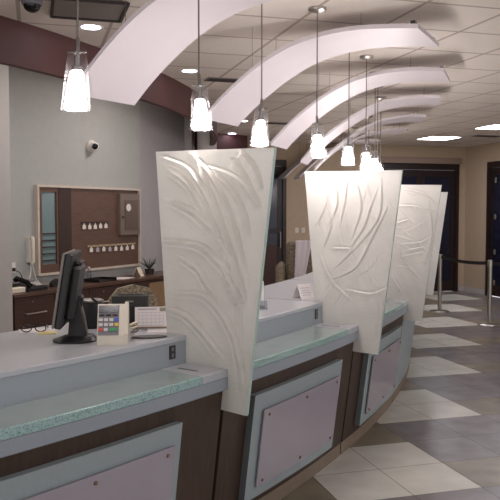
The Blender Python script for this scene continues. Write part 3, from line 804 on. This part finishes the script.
def tent_card(loc, rz, w, dpt, h, label, print_=False):
    g = thing('tent_card', label, 'tent card', loc, rz)
    th = .003; cm = 'paper' if print_ else 'paper_cream'
    a = math.atan2(h, dpt/2); L = math.hypot(h, dpt/2)
    mb = MB(); mb.prism([(-dpt/2,0),(-dpt/2+.004,0),(.0,h-.005),(dpt/2-.004,0),(dpt/2,0),(0,h)], -w/2, w/2, lambda x, y, hh: Vector((hh, x, y)))
    c = link('card', mb, cm, g, False, True)
    if print_:
        rot = Matrix.Rotation(a, 3, 'X'); lines = MB()
        for k in range(4):
            t = .25+.16*k; p = Vector((0, -dpt/2*(1-t), h*t))+Vector((0,-sin(a),cos(a)))*.0008
            lines.box(p, (w*(.75 if k % 2 else .6), .004, .0006), rot)
        link('print_lines', lines, 'paper_print', c, False, True)
    return g
tent_card(cr(2.42,.78,-.22), crz+.3, .14, .12, .12, 'white folded card standing on the credenza beside the spiky plant')
g = thing('potted_plant', 'small dark spiky plant in a pot at the end of the credenza', 'plant', cr(2.78,.78,-.30), 0)
link('pot', MB().lathe([(.0,0),(.055,0),(.07,.07),(.066,.07),(.05,.06),(.0,.06)], n=20), 'pot', g, True, True)
lv = MB()
for k in range(18):
    a = 2*PI*k/18+random.uniform(-.2,.2); l = random.uniform(.11,.22); tl = random.uniform(.25,1.0)
    pts = [Vector((cos(a)*l*t*tl*1.2, sin(a)*l*t*tl*1.2, .06+l*(t-.35*tl*t*t))) for t in (0,.35,.7,1)]
    lv.tube(pts, [.005,.006,.004,.0008], 5)
link('foliage', lv, 'leaf', g, True, True)

# ------------------------------------------------------------------ things on the counter
# monitor seen edge-on
def monitor(loc, rz, label, tilt=9):
    g = thing('monitor', label, 'monitor', loc, rz)
    # local: screen faces -x, width along y
    mb = MB(); n = 36
    vs = [Vector((.105*cos(2*PI*k/n), .10*sin(2*PI*k/n), 0)) for k in range(n)]+[Vector((.105*cos(2*PI*k/n), .10*sin(2*PI*k/n), .008)) for k in range(n)]+[Vector((.02+.07*cos(2*PI*k/n), .055*sin(2*PI*k/n), .028)) for k in range(n)]
    fs = [tuple(reversed(range(n))), tuple(range(2*n,3*n))]
    for l in range(2):
        for k in range(n): fs.append((l*n+k, l*n+(k+1)%n, (l+1)*n+(k+1)%n, (l+1)*n+k))
    mb.add(vs, fs); link('stand_base', mb, 'black', g, True, True)
    rt = Matrix.Rotation(rad(tilt), 3, 'Y')
    nk = MB(); nk.prism([(-.03,.02),(.055,.02),(.04,.12),(.022,.20),(-.008,.20),(-.02,.12)], -.045, .045, lambda x, y, h: Vector((x, h, y)))
    nk_o = link('stand_neck', nk, 'black_matte', g, False, True)
    st = MB(); st.prism([(.0565,.024),(.060,.024),(.045,.12),(.027,.195),(.0235,.195),(.0415,.12)], -.022, .022, lambda x, y, h: Vector((x, h, y))); link('neck_highlight', st, 'bezel', nk_o, False, True)  # paler strip on the neck stands in for a highlight
    c = Vector((-.035, 0, .255))
    def R_(p): return c + rt @ Vector(p)
    def rb(name, cc, size, m, par=g, bev=.006):
        mb = MB(); mb.box(R_(cc), size, rt, bev=bev); return link(name, mb, m, par, False, True)
    sh = rb('screen_shell', (.008,0,0), (.032,.375,.345), 'black')
    rb('bezel', (-.0145,0,0), (.012,.376,.346), 'bezel', sh, .004)
    rb('screen_face', (-.021,0,.008), (.002,.338,.275), 'screen', sh, 0)
    rb('rear_housing', (.042,0,-.01), (.036,.26,.25), 'black_matte', sh, .012)
    rb('top_vent', (.045,0,.128), (.028,.16,.014), 'black_gloss', sh, .004)
    rb('hinge', (.062,0,-.06), (.04,.07,.07), 'black', g, .008)
    return g
pm = pol(RR-.585, -36.6, TOPZ)
monitor(pm, rad(6), 'black flat monitor standing on the counter, seen from its rear edge')
pm2 = pol(RR-.535, -32.95, TOPZ)
monitor(pm2, rad(1), 'dark monitor mostly hidden behind the large fern-patterned glass divider', 7)
# cable of the monitor
tag(link('monitor_cable', MB().tube(catmull([pm+Vector((.075,.03,.20)), pm+Vector((.10,.06,.17)), pm+Vector((.12,.10,.13)), pm+Vector((.16,.16,.06)), pm+Vector((.17,.20,.005))], 8), .006, 8), 'black', None, True), 'black cable drooping from the rear of the monitor', 'cable')

# card terminal
pt = pol(RR-.392, -36.36, TOPZ)
g = thing('card_terminal', 'cream card payment terminal with coloured keys on the counter', 'card terminal', pt, rad(6))
def side(x, y, h): return Vector((h, x, y))
body = MB(); body.prism([(-.055,0),(.055,0),(.075,.16),(.055,.178),(.018,.183),(-.055,.045)], -.062, .062, side); tb = link('terminal_body', body, 'cream', g, False, True)
foot = MB(); foot.box((0,0,.002), (.10,.095,.004)); link('foot', foot, 'black', g, False, True)
nrm = Vector((0,-(.183-.045),(.018+.055))).normalized(); up = Vector((0,.018+.055,.183-.045)).normalized()
orig = Vector((0,-.055,.045)); Lf = math.hypot(.073,.138)
def face_box(mb, x, s, sx, ss, th=.004): 
    rot = Matrix((Vector((1,0,0)), up, nrm)).transposed(); mb.box(orig+Vector((x,0,0))+up*s+nrm*(th/2), (sx, ss, th), rot); return mb
kp = link('keypad_plate', face_box(MB(), -.010, .075, .094, .146, .003), 'keypad', g, False, True)
link('display', face_box(MB(), -.010, .128, .088, .034, .006), 'lcd', kp, False, True)
for j in range(4):
    for i in range(4):
        if j == 0 and i == 3: continue
        m_ = 'key'
        if j == 3 and i == 3: continue
        if i == 3: m_ = {1:'key_blue', 2:'key_yellow'}.get(j, 'key')
        if j == 3: m_ = ['key_red','key','key_green'][i] if i < 3 else 'key'
        if j == 0:  
            link('key', face_box(MB(), -.042+.030*i, .099, .024, .009, .007), 'black_gloss', kp, False, True); continue
        wk = .036 if (j == 3 and i == 2) else .017
        link('key', face_box(MB(), -.046+.024*i+(.010 if wk > .02 else 0), .100-.024*j, wk, .014, .008), m_, kp, False, True)
rg = MB(); rg.prism([(-.052,.0),(.06,.0),(.080,.165),(.058,.187),(.022,.192),(-.052,.052)], .0625, .078, side); link('card_reader', rg, 'cream', g, False, True)
gr = MB(); gr.prism([(-.01,.16),(.05,.19),(.05,.1935),(-.01,.163)], .069, .0715, side)
# canister
pc = pol(RR-.82, -35.12, TOPZ)
g = thing('desk_canister', 'black round canister behind the monitor stand', 'canister', pc)
link('canister_body', MB().lathe([(.0,0),(.055,0),(.058,.004),(.058,.135),(.054,.14),(.0,.14)], n=32), 'black', g, True, True)
link('canister_lid', MB().lathe([(.0,.1405),(.061,.1405),(.062,.148),(.05,.153),(.0,.155)], n=32), 'bezel', g, True, True)
# label printer
pr = pol(RR-.77, -33.98, TOPZ)
g = thing('label_printer', 'black receipt printer on the counter behind the desk calendar', 'printer', pr, rad(4))
bd = MB(); bd.prism([(-.085,0),(.085,0),(.085,.12),(.05,.155),(-.07,.155),(-.085,.10)], -.095, .095, side); pb = link('printer_body', bd, 'black_matte', g, False, True)
link('paper_slot', MB().box((0,-.01,.157), (.13,.02,.004)), 'black_gloss', g, False, True)
link('badge', MB().box((.0,-.079,.128), (.04,.003,.007), Matrix.Rotation(rad(-15),3,'X')), 'bezel', g, False, True)
# desk calendar
pk = pol(RR-.56, -34.3, TOPZ)
g = thing('desk_calendar', 'white desk calendar with printed grid beside the large glass divider', 'calendar', pk, rad(8))
a = rad(68); rot = Matrix.Rotation(a, 3, 'X'); cz = Vector((0,.0,.058))
mb = MB(); mb.box(cz, (.17,.108,.003), rot); pg = link('page', mb, 'paper', g, False, True)
gd = MB(); nv_ = rot @ Vector((0,0,1))
for k in range(7): gd.box(cz+nv_*(.002)+rot @ Vector((-.066+.022*k,-.012,0)), (.0012,.07,.0006), rot)
for k in range(5): gd.box(cz+nv_*(.002)+rot @ Vector((0,-.047+.0175*k,0)), (.134,.0012,.0006), rot)
link('printed_grid', gd, 'paper_print', pg, False, True)
hd = MB(); hd.box(cz+nv_*.002+rot @ Vector((-.02,.041,0)), (.10,.007,.0006), rot); link('printed_heading', hd, 'paper_print', pg, False, True)
hd = MB(); hd.box(cz+nv_*.002+rot @ Vector((.062,.038,0)), (.034,.02,.0006), rot); link('printed_patch', hd, 'calhead', pg, False, True)
mb = MB(); mb.box((0,.03,.004), (.17,.11,.007)); link('calendar_base', mb, 'tan', g, False, True)
mb = MB(); mb.box((0,.055,.053), (.17,.003,.098), Matrix.Rotation(rad(20),3,'X')); link('back_leaf', mb, 'paper', g, False, True)
# papers, pad, cables around the terminal
def flat(name, phi, dr, size, rz, m, label, cat, z=TOPZ, h=.002):
    p = pol(RR+dr, phi, z); mb = MB(); mb.box((p.x,p.y,p.z+h/2+.0003), (size[0],size[1],h), Matrix.Rotation(rz,3,'Z'))
    return tag(link(name, mb, m), label, cat)
flat('paper_sheet', -34.55, -.43, (.16,.10), rad(4), 'paper', 'white paper sheet in front of the desk calendar', 'paper')
pp_ = pol(RR-.36, -35.35, TOPZ); mb = MB(); mb.lathe([(.0,.0005),(.066,.0005),(.07,.004),(.066,.007),(.0,.007)], (0,0,0), 32); mb.v = [Vector((v.x*1.25, v.y*.62, v.z)) for v in mb.v]
mb.v = [Matrix.Rotation(rad(12),3,'Z') @ v + pp_ for v in mb.v]; tag(link('pen_pad', mb, 'socket'), 'dark oval pad on the counter beside the card terminal', 'pad')
cab_l = ['pale cable looping from the card terminal, outermost', 'pale cable looping from the card terminal, middle one', 'grey cable looping close behind the card terminal']
for k in range(3):
    s = pt+Vector((.083,.01+.022*k,.085-.022*k)); e_ = pol(RR-.46-.10*k, -35.35+.3*k, TOPZ+.006)
    mb = MB(); mb.tube(catmull([s, s+Vector((.03,.02,.01)), (s+e_)/2+Vector((.02,.0,.022)), e_+Vector((-.01,-.01,.012)), e_], 8), .0045, 8)
    tag(link('terminal_cable', mb, 'paper_cream' if k < 2 else 'keypad', None, True), cab_l[k], 'cable', 'cables behind the card terminal')
flat('paper_sheet', -36.25, -.97, (.18,.13), rad(20), 'paper', 'white paper lying at the inner counter edge under the monitor screen', 'paper')
flat('note_pad', -36.35, -.86, (.09,.07), rad(10), 'yellow_note', 'small yellow note pad beside the monitor base', 'note pad', h=.006)
gp = pol(RR-.93, -36.5, TOPZ)
g = thing('eyeglasses', 'black eyeglasses lying on the white paper beside the monitor base', 'eyeglasses', gp+Vector((0,0,.003)), rad(10))
for sx in (-.035,.035):
    mb = MB(); mb.tube([Vector((sx+.026*cos(2*PI*k/16), 0, .022+.019*sin(2*PI*k/16))) for k in range(17)], .003, 6); link('lens_rim', mb, 'black', g, True, True)
    x = sx*1.75; mb = MB(); mb.tube([(x,0,.03),(x,.06,.026),(x*.98,.12,.004)], .003, 6); link('temple_arm', mb, 'black', g, True, True)
mb = MB(); mb.tube([(-.010,0,.026),(0,0,.031),(.010,0,.026)], .0025, 6); link('bridge', mb, 'black', g, True, True)
# tent card and leaflet holder on the second bay
tent_card(pol(RR-.46, -26.95, TOPZ), rad(34), .115, .10, .10, 'folded white tent card on the counter between the two large glass dividers', True)
ps = pol(RR-.475, -30.0, TOPZ)
g = thing('leaflet_holder', 'clear acrylic leaflet holder on the counter at the edge of the large divider', 'leaflet holder', ps, rad(14))
link('holder_base', MB().box((0,0,.003), (.11,.09,.005)), 'acrylic_clear', g, False, True)
link('holder_back', MB().box((0,.035,.09), (.11,.004,.168), Matrix.Rotation(rad(-8),3,'X')), 'acrylic_clear', g, False, True)
link('holder_lip', MB().box((0,-.03,.03), (.11,.004,.048), Matrix.Rotation(rad(-8),3,'X')), 'acrylic_clear', g, False, True)
lfm = MB(); lfm.box((0,.026,.095), (.10,.003,.155), Matrix.Rotation(rad(-8),3,'X'))
lo_ = link('leaflet', lfm, 'paper'); lo_.location = (0,0,0)
for v in lo_.data.vertices: pass
bpy.data.objects.remove(lo_)
lw = MB(); rz_ = Matrix.Rotation(rad(14),3,'Z'); lw.v = [rz_ @ v + ps for v in lfm.v]; lw.f = lfm.f; lw.m = lfm.m
tag(link('leaflet', lw, 'paper'), 'white leaflet standing in the clear holder beside the large divider', 'leaflet')

# ------------------------------------------------------------------ chairs
# task chair whose rounded back shows behind the printer
g = thing('task_chair', 'task chair with a rounded grey back behind the receipt printer', 'chair', (-.93,6.1,0), rad(20))
mb = MB(); pts = [(-.21,.52),(.21,.52),(.225,.75),(.20,.92),(.13,1.0),(0,1.03),(-.13,1.0),(-.20,.92),(-.225,.75)]; mb.prism(pts, -.03, .03, lambda x, y, h: Vector((x, .2+h, y))); link('backrest', mb, 'tweed', g, True, True)
link('seat', MB().box((0,-.02,.47), (.46,.44,.08), bev=.03), 'tweed', g, False, True)
link('post', MB().lathe([(.03,.08),(.03,.30),(.02,.30),(.02,.43)], n=16), 'black', g, True, True)
link('back_bar', MB().tube([(0,.1,.44),(0,.24,.45),(0,.245,.60)], .018, 8), 'black', g, True, True)
for k in range(5):
    a = 2*PI*k/5; mb = MB(); mb.tube([(0,0,.1),(.28*cos(a),.28*sin(a),.065)], [.025,.016], 8); lg = link('leg', mb, 'black', g, True, True)
    mb = MB(); mb.tube([(.28*cos(a)-.012*sin(a),.28*sin(a)+.012*cos(a),.026),(.28*cos(a)+.012*sin(a),.28*sin(a)-.012*cos(a),.026)], .026, 12); link('caster', mb, 'black', lg, True, True)
# tweed armchair with a white jacket
AX, AY, ARZ = .81, 11.45, rad(-7)
g = thing('armchair', 'high-backed tweed armchair by the beige wall, with a white cloth over its back', 'armchair', (AX, AY, 0), ARZ)
link('seat', MB().box((0,-.05,.40), (.56,.55,.16), bev=.05), 'tweed', g, False, True)
link('backrest', MB().box((0,.23,.80), (.54,.13,.74), Matrix.Rotation(rad(-6),3,'X'), bev=.05), 'tweed', g, False, True)
for sx in (-1,1):
    link('armrest', MB().box((sx*.335,-.04,.56), (.11,.58,.60), bev=.045), 'tweed', g, False, True)
    for sy in (-.28,.2):
        link('leg', MB().lathe([(.0,0),(.018,0),(.028,.26),(.0,.26)], (sx*.3,sy,0), 12), 'kb_dark', g, True, True)
mb = MB(); nu, nv = 26, 30; vs = []
rotA = Matrix.Rotation(ARZ, 3, 'Z')
for j in range(nv):
    t = j/(nv-1)
    for i in range(nu):
        s = i/(nu-1)-.5
        x = .03+s*(.27-.10*t)-.07*t
        fold = .006*sin(s*15+2*t)*min(1, 2.2*t+.2)
        if t < .16:
            a = t/.16*PI/2; y = .30-.17*(t/.16); zz = 1.10+.09*sin(a)
        else:
            y = .115-.10*(t-.16)-fold*1.5; zz = 1.185-.62*(t-.16)/.84*(1+.08*sin(s*9))
        vs.append(rotA @ Vector((x, y-.005, zz+fold*.4)) + Vector((AX,AY,0)))
for v in vs: pass
mb.v = vs + [v+rotA @ Vector((0,-.006,.004)) for v in vs]
k0 = nu*nv
for j in range(nv-1):
    for i in range(nu-1):
        q_ = j*nu+i; mb.f += [(q_,q_+1,q_+nu+1,q_+nu), (k0+q_,k0+q_+nu,k0+q_+nu+1,k0+q_+1)]; mb.m += [0,0]
for i in range(nu-1): mb.f += [(i,k0+i,k0+i+1,i+1), (k0-nu+i,k0-nu+i+1,2*k0-nu+i+1,2*k0-nu+i)]; mb.m += [0,0]
for j in range(nv-1): mb.f += [(j*nu,(j+1)*nu,k0+(j+1)*nu,k0+j*nu), (j*nu+nu-1,k0+j*nu+nu-1,k0+(j+1)*nu+nu-1,(j+1)*nu+nu-1)]; mb.m += [0,0]
tag(link('white_cloth', mb, 'cloth', None, True), 'white cloth hanging over the back of the tweed armchair', 'cloth')
# wall switches behind the armchair
for u, lb in ((-1.73,'pale switch plate on the beige wall, nearer the dark single door'),(-1.60,'pale switch plate on the beige wall, further from the dark single door')):
    g = thing('switch_plate', lb, 'switch', fw(u,1.23,0))
    link('plate', gbox(fw, u-.034, u+.034, 1.235, 1.33, .0005, .008), 'white', g)
    link('toggle', gbox(fw, u-.01, u+.01, 1.265, 1.30, .0081, .014), 'cream', g)

# ------------------------------------------------------------------ stanchions
SP = [Vector((3.12,12.11)), Vector((3.47,10.67)), Vector((4.75,10.0))]
st_l = ['steel stanchion standing further back, beside the glass dividers', 'steel stanchion standing closer to the side door, holding both belts', 'steel stanchion outside the view at the end of the belt']
for k, p in enumerate(SP):
    g = thing('stanchion', st_l[k], 'stanchion', (p.x,p.y,0), 0, 'steel queue stanchions')
    link('base_plate', MB().lathe([(.0,0),(.16,0),(.165,.006),(.15,.018),(.05,.032),(.0,.032)], n=36), 'steel', g, True, True)
    link('post', MB().lathe([(.0,.03),(.032,.03),(.032,.86),(.0,.86)], n=24), 'steel', g, True, True)
    link('cap', MB().lathe([(.0,.86),(.038,.86),(.038,.93),(.034,.945),(.0,.95)], n=24), 'steel', g, True, True)
    if k < 2:
        a, b = p, SP[k+1]; d = (b-a).normalized(); mb = MB(); pts = []
        for i in range(13):
            t = i/12; q_ = a+d*.039+(b-a-d*.078)*t; pts.append((q_, .90-.03*4*t*(1-t)))
        nn = Vector((-d.y,d.x))*.0015
        for i in range(12):
            (p0,z0),(p1,z1) = pts[i], pts[i+1]
            mb.prism([(0,0),(1,0),(1,1),(0,1)], 0, 1, lambda x, y, h: Vector((*((p0 if x == 0 else p1)+nn*(2*h-1)), (z0 if x == 0 else z1)-.025+.05*y)))
        link('belt', mb, 'belt', g)

# ------------------------------------------------------------------ ambient world fill and added office fill lights
W = bpy.data.worlds.new('World'); SC.world = W; W.use_nodes = True
bgn = W.node_tree.nodes['Background']; bgn.inputs[0].default_value = lin((226,224,228)); bgn.inputs[1].default_value = .72
def area(name, loc, size, power, col=(255,244,236), rot=(0,0,0)):
    L = bpy.data.lights.new(name, 'AREA'); L.energy = power; L.shape = 'SQUARE'; L.size = size; L.color = lin(col)[:3]
    o = bpy.data.objects.new(name, L); COL.objects.link(o); o.location = loc; o.rotation_euler = rot; return o
area('office_fill_light', (-1.75,6.7,3.37), .6, 14)  # both area lights are unseen fill added to brighten the office
area('office_fill_light', (-.95,9.0,3.37), .6, 13)

# ------------------------------------------------------------------ camera
cd = bpy.data.cameras.new('Camera'); cam = bpy.data.objects.new('Camera', cd); COL.objects.link(cam)
cam.location = (0,0,1.66); cam.rotation_euler = (rad(90-3.054), 0, 0)
cd.sensor_fit = 'HORIZONTAL'; cd.sensor_width = 36; cd.lens = 36*740/500; cd.clip_end = 200
SC.camera = cam
vs_ = SC.view_settings
vs_.view_transform = 'Standard'; vs_.look = 'None'; vs_.gamma = 1; vs_.use_curve_mapping = False; vs_.exposure = 1.1
